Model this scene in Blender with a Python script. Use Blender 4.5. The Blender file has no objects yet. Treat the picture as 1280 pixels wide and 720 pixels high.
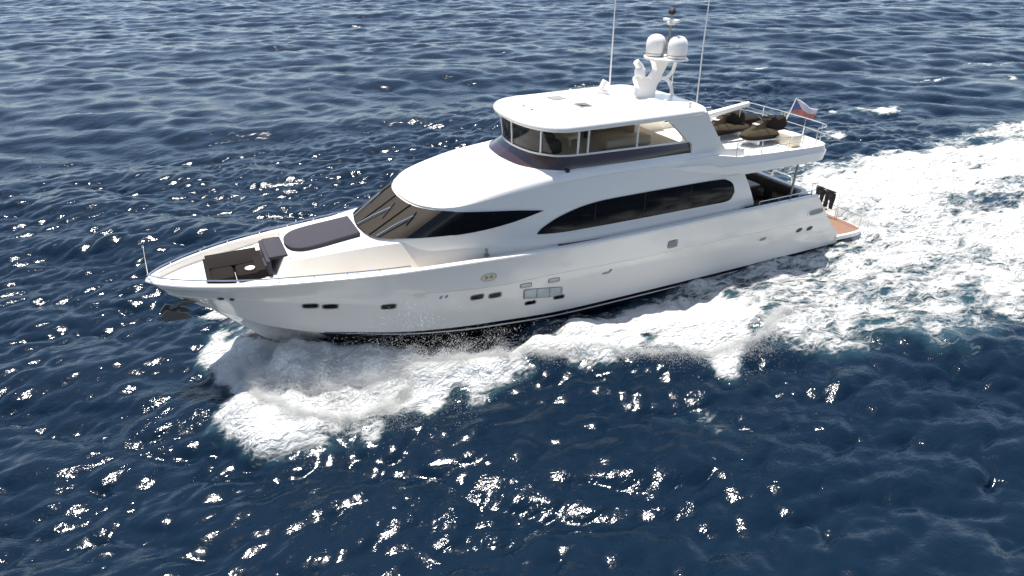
import bpy, math, random
import numpy as np
from mathutils import Matrix, Vector
R = math.radians
random.seed(7)
rng = np.random.default_rng(7)
scn = bpy.context.scene
COL = scn.collection

# ------------------------------------------------------------------ trim of the yacht (bow up) about her stern
TRIM = R(1.3)
M = Matrix.Translation((28, 0, 0)) @ Matrix.Rotation(TRIM, 4, 'Y') @ Matrix.Translation((-28, 0, 0))

# ------------------------------------------------------------------ camera
YAW, PITCH, ROLL = 0.454019896, 0.482749854, -0.00262
fw = Vector((math.sin(YAW)*math.cos(PITCH), math.cos(YAW)*math.cos(PITCH), -math.sin(PITCH)))
rt = Vector((math.cos(YAW), -math.sin(YAW), 0)); up = rt.cross(fw)
r2 = rt*math.cos(ROLL)+up*math.sin(ROLL); u2 = -rt*math.sin(ROLL)+up*math.cos(ROLL)
cm = Matrix((r2, u2, -fw)).transposed().to_4x4()
cm.translation = Vector((1.91182, -22.57653, 13.00635))
cam = bpy.data.objects.new('camera', bpy.data.cameras.new('camera'))
COL.objects.link(cam)
cam.matrix_world = M @ cm
cam.data.sensor_width = 36
cam.data.lens = 857.71/1280*36
cam.data.clip_start = 0.5
cam.data.clip_end = 20000
scn.camera = cam

# ------------------------------------------------------------------ sky, sun, exposure
SUN_EL, SUN_AZ = R(74), R(4)          # azimuth from +Y towards +X
w = bpy.data.worlds.new('World'); scn.world = w; w.use_nodes = True
nt = w.node_tree
sky = nt.nodes.new('ShaderNodeTexSky'); sky.sky_type = 'NISHITA'; sky.sun_disc = False
sky.sun_elevation = SUN_EL; sky.sun_rotation = SUN_AZ
sky.air_density = 0.8; sky.dust_density = 0.35; sky.ozone_density = 0.8
bg = nt.nodes['Background']; bg.inputs['Strength'].default_value = 0.12
wb = nt.nodes.new('ShaderNodeMix'); wb.data_type = 'RGBA'; wb.blend_type = 'MULTIPLY'; wb.inputs['Factor'].default_value = 1
wb.inputs['B'].default_value = (1, .965, .92, 1); hs = nt.nodes.new('ShaderNodeHueSaturation'); hs.inputs['Saturation'].default_value = .9; nt.links.new(sky.outputs[0], hs.inputs['Color']); nt.links.new(hs.outputs[0], wb.inputs['A']); nt.links.new(wb.outputs['Result'], bg.inputs[0])
sl = bpy.data.lights.new('sun', 'SUN'); sl.energy = 4.2; sl.angle = R(0.5); sl.color = (1, 0.96, 0.89)
so = bpy.data.objects.new('sun', sl); COL.objects.link(so)
sd = Vector((math.sin(SUN_AZ)*math.cos(SUN_EL), math.cos(SUN_AZ)*math.cos(SUN_EL), math.sin(SUN_EL)))
so.rotation_euler = sd.to_track_quat('Z', 'Y').to_euler(); so.location = sd*200
scn.view_settings.view_transform = 'Standard'; scn.view_settings.look = 'None'
scn.view_settings.exposure = 0.86; scn.view_settings.gamma = 1; scn.view_settings.use_curve_mapping = False
scn.cycles.use_denoising = True; scn.cycles.use_adaptive_sampling = False; scn.cycles.caustics_reflective = False; scn.cycles.caustics_refractive = False; scn.cycles.max_bounces = 10; scn.cycles.diffuse_bounces = 7; scn.cycles.transparent_max_bounces = 16
scn.cycles.sample_clamp_indirect = 6

# ------------------------------------------------------------------ materials
def mat(name, col, rough=.4, metal=0, spec=.5, coat=0, var=0.06, vscale=1.5, bump=0, bscale=60):
    m = bpy.data.materials.new(name); m.use_nodes = True
    t = m.node_tree; b = t.nodes['Principled BSDF']
    b.inputs['Roughness'].default_value = rough; b.inputs['Metallic'].default_value = metal
    b.inputs['Specular IOR Level'].default_value = spec
    if coat: b.inputs['Coat Weight'].default_value = coat; b.inputs['Coat Roughness'].default_value = .06
    tc = t.nodes.new('ShaderNodeTexCoord')
    n = t.nodes.new('ShaderNodeTexNoise'); n.inputs['Scale'].default_value = vscale; n.inputs['Detail'].default_value = 5
    t.links.new(tc.outputs['Object'], n.inputs['Vector'])
    mx = t.nodes.new('ShaderNodeMix'); mx.data_type = 'RGBA'
    mx.inputs['A'].default_value = (*[c*(1-var) for c in col], 1); mx.inputs['B'].default_value = (*[min(1, c*(1+var)) for c in col], 1)
    t.links.new(n.outputs['Fac'], mx.inputs['Factor']); t.links.new(mx.outputs['Result'], b.inputs['Base Color'])
    if bump:
        n2 = t.nodes.new('ShaderNodeTexNoise'); n2.inputs['Scale'].default_value = bscale; n2.inputs['Detail'].default_value = 3
        t.links.new(tc.outputs['Object'], n2.inputs['Vector'])
        bp = t.nodes.new('ShaderNodeBump'); bp.inputs['Strength'].default_value = bump; bp.inputs['Distance'].default_value = .02
        t.links.new(n2.outputs['Fac'], bp.inputs['Height']); t.links.new(bp.outputs[0], b.inputs['Normal'])
    return m
WHITE = mat('white_gelcoat', (.81, .77, .72), .22, coat=.3, var=.02)
HULLW = mat('hull_gelcoat', (.87, .795, .705), .12, coat=.45, var=.025, vscale=.6)
DECK = mat('nonskid_deck', (.78, .75, .68), .7, var=.05, bump=.2)
SIDE = mat('side_deck', (.72, .655, .565), .7, var=.06, bump=.2)
BLACK = mat('black_boot_stripe', (.008, .009, .01), .25)
BOTTOM = mat('bottom_paint', (.012, .016, .02), .6)
GLASSB = mat('tinted_glass', (.005, .005, .006), .08, spec=.28)
MESHC = mat('windshield_mesh_cover', (.028, .021, .013), .7, spec=.3, var=.3, vscale=6)
BAND = mat('burgundy_band', (.035, .014, .016), .2, coat=.5, var=.15)
STEEL = mat('stainless', (.72, .71, .69), .22, metal=1)
STEELD = mat('weathered_steel', (.30, .29, .28), .4, metal=.8, var=.2)
PURPLE = mat('grey_purple_fabric', (.034, .031, .041), .85, var=.15, vscale=5, bump=.4, bscale=25)
BROWN = mat('brown_canvas', (.010, .007, .0045), .85, spec=.2, var=.3, vscale=5, bump=.5, bscale=14)
TANB = mat('tan_canvas', (.05, .038, .023), .85, spec=.2, var=.3, vscale=4, bump=.4, bscale=14)
DARKS = mat('dark_vinyl', (.011, .0075, .006), .8, spec=.2, var=.3, vscale=6)
LINING = mat('cockpit_lining', (.06, .048, .034), .7, var=.3, vscale=3)
CREAM = mat('cream_upholstery', (.68, .60, .46), .7, var=.1)
WOOD = mat('interior_wood', (.10, .055, .03), .4, var=.3, vscale=4)
ANCH = mat('galvanised_anchor', (.13, .125, .12), .5, metal=.5, var=.3, vscale=5)
RUBBER = mat('black_rubber', (.012, .012, .012), .6)
REFLGL = mat('port_glass_reflection', (.48, .50, .46), .15, spec=.6, var=.12, vscale=2)  # pale grey-green reflection on the hull glass, painted into its base colour
GOLD = mat('gold_badge', (.55, .42, .18), .35, metal=.6)
GREYP = mat('grey_plastic', (.25, .24, .24), .5)
BLACKC = mat('black_neoprene', (.01, .009, .009), .8, bump=.4, bscale=20)

def teak():
    m = mat('teak', (.25, .13, .078), .6, var=.2, vscale=9)
    t = m.node_tree; b = t.nodes['Principled BSDF']
    src = b.inputs['Base Color'].links[0].from_socket
    tc = t.nodes.new('ShaderNodeTexCoord'); s = t.nodes.new('ShaderNodeSeparateXYZ'); t.links.new(tc.outputs['Object'], s.inputs[0])
    a = t.nodes.new('ShaderNodeMath'); a.operation = 'MULTIPLY'; a.inputs[1].default_value = 9; t.links.new(s.outputs['Y'], a.inputs[0])
    f = t.nodes.new('ShaderNodeMath'); f.operation = 'FRACT'; t.links.new(a.outputs[0], f.inputs[0])
    g = t.nodes.new('ShaderNodeMath'); g.operation = 'LESS_THAN'; g.inputs[1].default_value = .1; t.links.new(f.outputs[0], g.inputs[0])
    mx = t.nodes.new('ShaderNodeMix'); mx.data_type = 'RGBA'; t.links.new(g.outputs[0], mx.inputs['Factor'])
    t.links.new(src, mx.inputs['A']); mx.inputs['B'].default_value = (.03, .02, .015, 1)
    t.links.new(mx.outputs['Result'], b.inputs['Base Color']); return m
TEAK = teak()

def clear_glass():
    m = bpy.data.materials.new('lounge_glass'); m.use_nodes = True; t = m.node_tree
    for n in list(t.nodes): t.nodes.remove(n)
    o = t.nodes.new('ShaderNodeOutputMaterial'); tr = t.nodes.new('ShaderNodeBsdfTransparent'); gl = t.nodes.new('ShaderNodeBsdfGlossy')
    tr.inputs[0].default_value = (.95, .92, .86, 1); gl.inputs['Roughness'].default_value = .03
    fr = t.nodes.new('ShaderNodeFresnel'); fr.inputs[0].default_value = 1.5
    mx = t.nodes.new('ShaderNodeMixShader'); t.links.new(fr.outputs[0], mx.inputs[0]); t.links.new(tr.outputs[0], mx.inputs[1]); t.links.new(gl.outputs[0], mx.inputs[2])
    t.links.new(mx.outputs[0], o.inputs[0]); return m
CLEAR = clear_glass()

def flag_mat():
    m = mat('flag_cloth', (.7, .6, .62), .8); t = m.node_tree; b = t.nodes['Principled BSDF']
    uv = t.nodes.new('ShaderNodeUVMap'); uv.uv_map = 'UVMap'
    s = t.nodes.new('ShaderNodeSeparateXYZ'); t.links.new(uv.outputs[0], s.inputs[0])
    def mth(op, a, v):
        n = t.nodes.new('ShaderNodeMath'); n.operation = op; t.links.new(a, n.inputs[0])
        if isinstance(v, float): n.inputs[1].default_value = v
        else: t.links.new(v, n.inputs[1])
        return n.outputs[0]
    low = mth('LESS_THAN', s.outputs['Y'], .5)
    m1 = t.nodes.new('ShaderNodeMix'); m1.data_type = 'RGBA'; t.links.new(low, m1.inputs['Factor'])
    m1.inputs['A'].default_value = (.62, .57, .62, 1); m1.inputs['B'].default_value = (.52, .17, .12, 1)
    d = mth('ABSOLUTE', mth('SUBTRACT', s.outputs['Y'], .5), 0.0)
    tri = mth('LESS_THAN', mth('ADD', s.outputs['X'], mth('MULTIPLY', d, .75)), .38)
    m2 = t.nodes.new('ShaderNodeMix'); m2.data_type = 'RGBA'; t.links.new(tri, m2.inputs['Factor'])
    t.links.new(m1.outputs['Result'], m2.inputs['A']); m2.inputs['B'].default_value = (.12, .14, .27, 1)
    t.links.new(m2.outputs['Result'], b.inputs['Base Color']); return m
FLAG = flag_mat()

# ------------------------------------------------------------------ mesh helpers
class MB:
    def __init__(s): s.v = []; s.f = []; s.m = []
    def add(s, vs, fs, mi=0):
        o = len(s.v); s.v += [tuple(map(float, p)) for p in vs]
        s.f += [tuple(i+o for i in f) for f in fs]; s.m += [mi]*len(fs); return s
    def grid(s, rows, mi=0, flip=False, closed=False, mis=None):
        n = len(rows[0]); o = len(s.v)
        for r in rows: s.v += [tuple(map(float, p)) for p in r]
        for i in range(len(rows)-1):
            for j in range(n if closed else n-1):
                k = (j+1) % n
                f = (o+i*n+j, o+(i+1)*n+j, o+(i+1)*n+k, o+i*n+k)
                s.f.append(f[::-1] if flip else f); s.m.append(mis[i] if mis else mi)
        return s
    def box(s, c, d, mi=0, rot=0, bev=0.0):
        hx, hy, hz = d[0]/2, d[1]/2, d[2]/2
        if bev <= 0:
            P = [(x, y, z) for z in (-hz, hz) for x, y in ((-hx, -hy), (hx, -hy), (hx, hy), (-hx, hy))]
            F = [(3, 2, 1, 0), (4, 5, 6, 7), (0, 1, 5, 4), (1, 2, 6, 5), (2, 3, 7, 6), (3, 0, 4, 7)]
        else:
            b = min(bev, hx*.95, hy*.95, hz*.95); P = []; 
            ring = lambda ax, ay: [(x, y) for x, y in ((-ax+b, -ay), (ax-b, -ay), (ax-.3*b, -ay+.3*b), (ax, -ay+b), (ax, ay-b), (ax-.3*b, ay-.3*b), (ax-b, ay), (-ax+b, ay), (-ax+.3*b, ay-.3*b), (-ax, ay-b), (-ax, -ay+b), (-ax+.3*b, -ay+.3*b))]
            lv = [(-hz, b), (-hz+.3*b, .3*b), (-hz+b, 0), (hz-b, 0), (hz-.3*b, .3*b), (hz, b)]
            for z, i in lv: P += [(x, y, z) for x, y in [(px*(1-i/hx), py*(1-i/hy)) for px, py in ring(hx, hy)]]
            F = [tuple(range(11, -1, -1)), tuple(range(60, 72))]
            for l in range(5):
                for j in range(12): F.append((l*12+j, l*12+(j+1) % 12, (l+1)*12+(j+1) % 12, (l+1)*12+j))
        ca, sa = math.cos(rot), math.sin(rot)
        return s.add([(c[0]+x*ca-y*sa, c[1]+x*sa+y*ca, c[2]+z) for x, y, z in P], F, mi)
    def tube(s, pts, r, mi=0, n=8):
        pts = [Vector(p) for p in pts]; rs = r if isinstance(r, (list, tuple)) else [r]*len(pts)
        rows = []; ref = None
        for i, p in enumerate(pts):
            t = (pts[min(i+1, len(pts)-1)]-pts[max(i-1, 0)]).normalized()
            if ref is None: ref = Vector((0, 0, 1)) if abs(t.z) < .9 else Vector((1, 0, 0))
            a = t.cross(ref).normalized(); b = a.cross(t).normalized(); ref = b
            rows.append([p+a*math.cos(2*math.pi*k/n)*rs[i]+b*math.sin(2*math.pi*k/n)*rs[i] for k in range(n)])
        o = len(s.v); s.grid(rows, mi, closed=True)
        s.f += [tuple(o+k for k in range(n)), tuple(o+(len(pts)-1)*n+k for k in range(n-1, -1, -1))]; s.m += [mi]*2
        return s
    def lathe(s, c, prof, n=20, mi=0):
        rows = [[(c[0]+r*math.cos(2*math.pi*k/n), c[1]+r*math.sin(2*math.pi*k/n), c[2]+z) for k in range(n)] for r, z in prof]
        o = len(s.v); s.grid(rows, mi, closed=True, flip=True)
        s.f += [tuple(o+k for k in range(n-1, -1, -1)), tuple(o+(len(prof)-1)*n+k for k in range(n))]; s.m += [mi]*2
        return s
    def prism(s, poly, axis, a, b, mi=0):
        """poly in the two other axes, extruded from a to b along axis"""
        def pt(q, h):
            q = list(q); q.insert(axis, h); return q
        n = len(poly); P = [pt(q, a) for q in poly]+[pt(q, b) for q in poly]
        F = [tuple(range(n)), tuple(range(2*n-1, n-1, -1))]+[(i, n+i, n+(i+1) % n, (i+1) % n) for i in range(n)]
        return s.add(P, F, mi)
    def build(s, name, mats, parent=None, off=(0, 0, 0), ang=35, fix=True, world=None):
        me = bpy.data.meshes.new(name)
        me.from_pydata([(p[0]-off[0], p[1]-off[1], p[2]-off[2]) for p in s.v], [], s.f)
        for m in (mats if isinstance(mats, (list, tuple)) else [mats]): me.materials.append(m)
        me.polygons.foreach_set('material_index', s.m)
        if fix:
            import bmesh
            bm = bmesh.new(); bm.from_mesh(me)
            bmesh.ops.remove_doubles(bm, verts=bm.verts, dist=1e-4)
            bmesh.ops.recalc_face_normals(bm, faces=bm.faces); bm.to_mesh(me); bm.free()
        me.polygons.foreach_set('use_smooth', [True]*len(me.polygons)); me.set_sharp_from_angle(angle=R(ang)); me.update()
        o = bpy.data.objects.new(name, me); COL.objects.link(o)
        if parent: o.parent = parent
        if world is not None: o.matrix_world = world
        return o

def tag(o, label=None, cat=None, group=None, kind=None):
    for k, v in (('label', label), ('category', cat), ('group', group), ('kind', kind)):
        if v: o[k] = v
    return o
def cr(pts, n):
    """Catmull-Rom through pts, n samples per segment"""
    P = [Vector(p) for p in pts]; out = []
    for i in range(len(P)-1):
        a, b, c, d = P[max(i-1, 0)], P[i], P[i+1], P[min(i+2, len(P)-1)]
        if i == 0: a = b*2-c
        if i == len(P)-2: d = c*2-b
        for k in range(n):
            t = k/n
            out.append(.5*((2*b)+(c-a)*t+(2*a-5*b+4*c-d)*t*t+(3*b-a-3*c+d)*t**3))
    out.append(P[-1]); return out
def lerp(a, b, t): return [Vector(p)*(1-t)+Vector(q)*t for p, q in zip(a, b)]
def mir(ps): return [Vector((p[0], -p[1], p[2])) for p in ps]
def both(half):
    """half curve given for y>=0 from centre outwards -> starboard end .. centre .. port end"""
    h = [Vector(p) for p in half]; return h[::-1]+mir(h)[1:]
def ip(x, xs, ys): return float(np.interp(x, xs, ys))

BASE = Vector((14, 0, 0))
yacht = bpy.data.objects.new('motor_yacht', None); COL.objects.link(yacht)
yacht.matrix_world = M @ Matrix.Translation(BASE); yacht.empty_display_size = 2
tag(yacht, 'long white three-deck motor yacht with black windows running at speed through blue sea', 'yacht')
def part(mb, name, m, parent=yacht, **k): return mb.build(name, m, parent, off=BASE, **k)

# ------------------------------------------------------------------ hull
SHEER = [(0, .04, 3.15), (.5, .62, 3.16), (1.5, 1.3, 3.17), (3, 1.97, 3.16), (5, 2.5, 3.13), (7, 2.93, 3.10), (9, 3.13, 3.05), (11, 3.2, 2.97), (13.5, 3.22, 2.86), (17, 3.22, 2.81), (21, 3.18, 2.79), (24.3, 3.12, 2.76), (26.2, 3.06, 2.74)]
KNUCK = [(.5, .03, 2.56), (1.0, .38, 2.5), (2.0, .95, 2.45), (3.5, 1.66, 2.4), (5.3, 2.3, 2.35), (7.1, 2.8, 2.25), (9.1, 3.05, 2.05), (11, 3.14, 1.9), (13.5, 3.18, 1.86), (17, 3.18, 1.74), (21, 3.15, 1.7), (24.4, 3.09, 1.6), (27.15, 3.03, 1.6)]
CHINE = [(1.75, .03, 1.6), (2.2, .25, 1.36), (3.2, .8, 1.06), (4.4, 1.5, .88), (5.9, 2.1, .75), (7.5, 2.55, .58), (9.2, 2.78, .42), (11, 2.88, .28), (13.5, 2.93, .10), (17, 2.95, .05), (21, 2.95, .03), (24.8, 2.95, .03), (28.35, 2.95, .03)]
KEEL = [(2.6, 0, .7), (3.2, 0, .1), (4.2, 0, -.5), (5.5, 0, -.8), (7, 0, -1), (8, 0, -1.1), (9.5, 0, -1.1), (11, 0, -1.1), (13.5, 0, -1), (17, 0, -.9), (21, 0, -.85), (25, 0, -.8), (28.5, 0, -.7)]
NS = 8
sh, kn, ch, ke = cr(SHEER, NS), cr(KNUCK, NS), cr(CHINE, NS), cr(KEEL, NS)
rows = []; mis = []
for t in (0, .25, .5, .75, 1):
    r = lerp(sh, kn, t); rows.append([Vector((p.x, p.y-.06*math.sin(math.pi*t)*max(0, 1-p.x/9), p.z)) for p in r])
mis += [0]*4
step = [.045*min(1, max(0, (p.x-6.9)/1.5)) for p in kn]
kl = [Vector((p.x, max(.02, p.y-s), p.z-.05)) for p, s in zip(kn, step)]
rows.append(kl); mis.append(0)
for t in (.2, .4, .6, .8, 1):
    r = lerp(kl, ch, t); rows.append([Vector((p.x, max(.02, p.y-.14*math.sin(math.pi*t)*max(0, 1-p.x/8)), p.z)) for p in r]); mis.append(0)
for dz, mi in ((.15, 1), (.205, 0), (.34, 1)):
    rows.append([Vector((p.x, max(.01, p.y-dz*.18), p.z-dz*min(1, max(.1, (p.x-3.2)/7)))) for p in ch]); mis.append(mi)
b0 = rows[-1]
for t in (.5, 1): rows.append(lerp(b0, ke, t)); mis.append(2)
hull_rows = rows
mb = MB(); mb.grid(rows, mis=mis); mb.grid([mir(r) for r in rows], mis=mis)
hull = part(mb, 'hull', [HULLW, BLACK, BOTTOM], ang=28)
for pg in hull.data.polygons:            # the dark bottom paint only starts some way back from the stem
    if pg.material_index and pg.center.x+BASE.x < 5.0: pg.material_index = 0

def hull_y(x, z):
    """half beam of the hull side at (x, z) by searching the loft"""
    best = None
    for i in range(len(rows)-1):
        A, B = rows[i], rows[i+1]
        for j in range(len(A)-1):
            for a, b, c in ((A[j], B[j], B[j+1]), (A[j], B[j+1], A[j+1])):
                d = (b.x-a.x)*(c.z-a.z)-(c.x-a.x)*(b.z-a.z)
                if abs(d) < 1e-9: continue
                u = ((x-a.x)*(c.z-a.z)-(c.x-a.x)*(z-a.z))/d; v = ((b.x-a.x)*(z-a.z)-(x-a.x)*(b.z-a.z))/d
                if u >= -1e-4 and v >= -1e-4 and u+v <= 1.0001:
                    return a.y+(b.y-a.y)*u+(c.y-a.y)*v
    return 3.0
def hull_patch(mb, cx, cz, L, H, rnd, pr=.012, mi=0, n=24, slant=0, tilt=0, side=-1, rim=0):
    """a rounded panel lying on the hull side; rim>0 leaves only a ring"""
    def ring(k):
        out = []
        for i in range(n):
            a = 2*math.pi*i/n; ca, sa = math.cos(a), math.sin(a)
            e = 2/rnd
            x = L/2*k*math.copysign(abs(ca)**e, ca); z = H/2*k*math.copysign(abs(sa)**e, sa)
            X = cx+x+z*slant; Z = cz+z+x*tilt
            out.append((X, Z))
        return out
    def P(q, d): return (q[0], side*(hull_y(*q)+d), q[1])
    o = ring(1); i1 = ring(.9)
    c = [P(q, -.02) for q in o]; d = [P(q, pr) for q in i1]
    mb.grid([c, d], mi, closed=True)
    if rim: mb.grid([d, [P(q, pr-.01) for q in ring(1-rim)]], mi, closed=True)
    else:
        mb.grid([d, [P(q, pr+.002) for q in ring(.5)]], mi, closed=True)
        k = len(mb.v); mb.v.append(P((cx, cz), pr+.002)); s0 = k-n
        for j in range(n): mb.f.append((s0+j, s0+(j+1) % n, k)); mb.m.append(mi)
    return mb
TL = -.02
for cx, cz in ((4.6, 2.02), (5.2, 1.95), (7.02, 1.76), (10.1, 1.55), (10.78, 1.47)):
    for s in (-1, 1):
        f = part(hull_patch(MB(), cx, cz, .56, .25, 4, .018, tilt=TL, side=s, rim=.22), 'porthole', STEELD, hull)
        part(hull_patch(MB(), cx, cz, .47, .19, 4, .006, tilt=TL, side=s), 'pane', GLASSB, f)
for s in (-1, 1):
    f = part(hull_patch(MB(), 12.72, 1.12, 1.72, .46, 9, .03, tilt=-.16, side=s, rim=.06), 'hull_window', GREYP, hull)
    part(hull_patch(MB(), 12.72, 1.12, 1.64, .42, 9, .012, tilt=-.16, side=s), 'pane', REFLGL, f)
    for mx in (-.27, .27):
        part(hull_patch(MB(), 12.72+mx, 1.12-.16*mx, .05, .42, 9, .022, side=s), 'glazing_bar', GREYP, f)
    for cx, cz in ((11.98, 1.62), (13.13, 1.58), (12.22, .80), (13.42, .76)):
        f = part(hull_patch(MB(), cx, cz, .52, .19, 5, .025, tilt=-.05, side=s, rim=.2), 'hull_port', GREYP, hull)
        part(hull_patch(MB(), cx, cz, .44, .15, 5, .01, tilt=-.05, side=s), 'pane', REFLGL if cz > 1 else GLASSB, f)
    b = part(hull_patch(MB(), 10.5, 2.3, .62, .30, 2.2, .03, side=s, rim=.16), 'badge', GOLD, hull)
    part(hull_patch(hull_patch(MB(), 10.42, 2.3, .14, .12, 5, .02, side=s), 10.6, 2.3, .14, .12, 5, .02, side=s), 'badge_letters', GOLD, b)
    for cx, cz, L, H, mm in ((15.42, 1.37, .42, .09, STEELD), (15.6, 1.44, .12, .12, GREYP), (23.4, 1.2, .4, .14, STEELD), (25.55, 1.2, .36, .2, BLACK), (26.2, 1.16, .36, .2, BLACK), (8.78, 1.82, .09, .12, STEELD), (8.98, 1.82, .09, .12, STEELD)):
        part(hull_patch(MB(), cx, cz, L, H, 2.4, .02, side=s, slant=.5), 'through_hull_vent', mm, hull)
    f = part(hull_patch(MB(), 18.4, 2.02, .52, .34, 6, .03, side=s, rim=.2), 'hawse_hole', STEELD, hull)
    part(hull_patch(MB(), 18.4, 2.02, .42, .26, 5, .008, side=s), 'hawse_cover', GREYP, f)
    f = part(hull_patch(MB(), 26.3, 1.95, 1.1, .26, 3, .04, side=s, rim=.2, tilt=.02), 'stern_fairlead', STEEL, hull)
    part(hull_patch(MB(), 26.3, 1.95, .95, .2, 3, .012, side=s, tilt=.02), 'fairlead_recess', GREYP, f)
    part(hull_patch(MB(), 2.0, 2.45, .22, .13, 2.5, .03, side=s), 'bow_fairlead', STEEL, hull)
    part(hull_patch(MB(), 2.32, 2.42, .16, .12, 2.5, .03, side=s), 'bow_fairlead', STEEL, hull)

# rub rail along the sheer, bulwark and decks
for s in (1, -1):
    part(MB().tube([(p.x, s*(p.y+.01), p.z-.03) for p in sh], .055), 'rub_rail', WHITE)
cap_in = [Vector((p.x+(.12 if i < 6 else 0), max(0.0, p.y-.17), p.z+.01)) for i, p in enumerate(sh)]
wall = [Vector((p.x, max(0.0, p.y-.02), p.z-.26)) for p in cap_in]
for f in (lambda q: q, mir):
    part(MB().grid([f(sh), f([Vector((p.x, p.y, p.z+.02)) for p in sh]), f(cap_in), f(wall)]), 'bulwark', WHITE)
mb = MB(); N = sum(1 for p in wall if p.x <= 22.4)
W = wall[:N]
mb.grid([[Vector((p.x, p.y*t, p.z+.05*(1-t*t))) for p in W] for t in (1, .85, .6, .3, 0, -.3, -.6, -.85, -1)])
part(mb, 'main_deck', DECK)
for s in (1, -1):   # beige laid walkway each side
    mb = MB()
    Q = [p for p in W if 3.3 < p.x < 21.8]
    mb.grid([[Vector((p.x, s*(p.y-.03), p.z+.03)) for p in Q], [Vector((p.x, s*max(.8, p.y-.85), p.z+.055)) for p in Q]])
    part(mb, 'side_walkway', SIDE)

# low stainless rail round the bow
mb = MB(); rail = [Vector((p.x+.05, max(.0, p.y-.07), p.z+.15)) for p in sh if p.x < 7.8]
mb.tube(mir(rail)[::-1]+rail[1:], .022, n=6)
k = 0; acc = 0
for i in range(1, len(rail)):
    acc += (rail[i]-rail[i-1]).length
    if acc > 1.0:
        acc = 0
        for s in (1, -1): mb.tube([(rail[i].x, s*rail[i].y, rail[i].z-.16), (rail[i].x, s*rail[i].y, rail[i].z)], .017, n=6)
part(mb, 'bow_rail', STEEL)
part(MB().tube([(.06, 0, 3.15), (.1, 0, 3.7), (.15, 0, 4.25)], [.022, .018, .014], n=6).lathe((.15, 0, 4.22), [(.02, 0), (.04, .03), (.03, .07), (.01, .09)], 8), 'jackstaff', STEEL)
# anchor stowed under the stem
an = part(MB().tube([(1.25, 0, 2.14), (.8, 0, 2.12), (.45, 0, 1.95)], .09).box((1.12, 0, 2.16), (.55, .34, .16), bev=.04), 'anchor', ANCH)
for s in (1, -1):
    FL = [(.12, 1.84), (.32, 2.06), (.9, 1.82), (1.06, 1.62), (.52, 1.64), (.22, 1.66)]
    part(MB().prism(FL, 1, s*.20, s*.27), 'fluke', ANCH, an)
part(MB().box((.5, 0, 1.82), (.42, .46, .06), bev=.02), 'fluke_crown', ANCH, an)

# rails and cleats on the gunwale amidships
for s in (1, -1): part(MB().box((5.9, s*2.35, 3.02), (.7, .07, .06), bev=.02), 'deck_cleat', STEELD)
part(MB().lathe((10.6, -2.78, 2.95), [(.1, 0), (.1, .05), (.04, .07), (.04, .2), (.07, .22), (.05, .26)], 10), 'filler_cap', STEELD)

# ------------------------------------------------------------------ trunk under the sun pad
TOP = [(4.1, 0, 3.44), (4.12, .6, 3.44), (4.2, 1.1, 3.43), (4.6, 1.33, 3.46), (5.5, 1.5, 3.53), (6.8, 1.78, 3.63), (8, 2.05, 3.68), (9.5, 2.3, 3.6), (11.5, 2.45, 3.35), (13.5, 2.56, 2.95)]
BOT = [(3.72, 0, 2.85), (3.74, .75, 2.85), (3.85, 1.4, 2.85), (4.4, 1.72, 2.85), (5.5, 1.95, 2.85), (6.8, 2.2, 2.85), (8, 2.42, 2.83), (9.5, 2.6, 2.8), (11.5, 2.72, 2.75), (13.5, 2.78, 2.6)]
t_, b_ = cr(TOP, 5), cr(BOT, 5)
mid1 = [p*.93+q*.07 for p, q in zip(t_, b_)]
inner = [Vector((p.x+(.3 if i < 12 else 0), p.y*.6, p.z+.045)) for i, p in enumerate(t_)]
cent = [Vector((p.x+(.3 if i < 12 else 0), 0, p.z+.06)) for i, p in enumerate(t_)]
mb = MB()
for f in (lambda q: q, mir):
    mb.grid([f(t_), f([Vector((p.x+.02, p.y*.98, p.z+.015)) for p in t_]), f(inner), f(cent)])
trunk = part(mb, 'foredeck_trunk', WHITE, ang=40)
mb = MB(); mb.grid([r[::-1]+mir(r)[1:] for r in (b_, mid1, t_)]); part(mb, 'trunk_side', SIDE, trunk, ang=40)

# ------------------------------------------------------------------ deckhouse: walls between curves A (base) and B (brow)
A = [(6.83, 0, 3.66), (6.90, .7, 3.66), (7.05, 1.25, 3.66), (7.35, 1.65, 3.68), (7.85, 2.0, 3.70), (8.7, 2.3, 3.68), (10.2, 2.48, 3.55), (12, 2.6, 3.2), (14, 2.68, 3.0), (17, 2.72, 2.9), (20, 2.72, 2.9), (22.85, 2.72, 2.85)]
B = [(8.48, 0, 4.66), (8.55, .7, 4.66), (8.72, 1.3, 4.66), (9.0, 1.75, 4.67), (9.35, 2.15, 4.70), (9.9, 2.42, 4.76), (10.9, 2.57, 4.89), (12.4, 2.64, 5.02), (14, 2.64, 5.12), (17, 2.64, 5.10), (20, 2.66, 4.95), (22.0, 2.74, 4.30)]
a_, B_ = cr(A, 8), cr(B, 8)
a0 = [Vector((p.x, p.y+.02, min(p.z-.25, 2.8+max(0, .6-(p.x-6.8)*.2)))) for p in a_]
wrows = [a0]+[[Vector((q.x, q.y+.05*math.sin(math.pi*t)*min(1, max(0, (q.x-8)/3)), q.z)) for q in lerp(a_, B_, t)] for t in (0, .2, .4, .6, .8, 1)]
mb = MB()
for f in (lambda q: q, mir): mb.grid([f(r) for r in wrows])
part(mb, 'deckhouse_wall', WHITE, ang=40)
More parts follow.
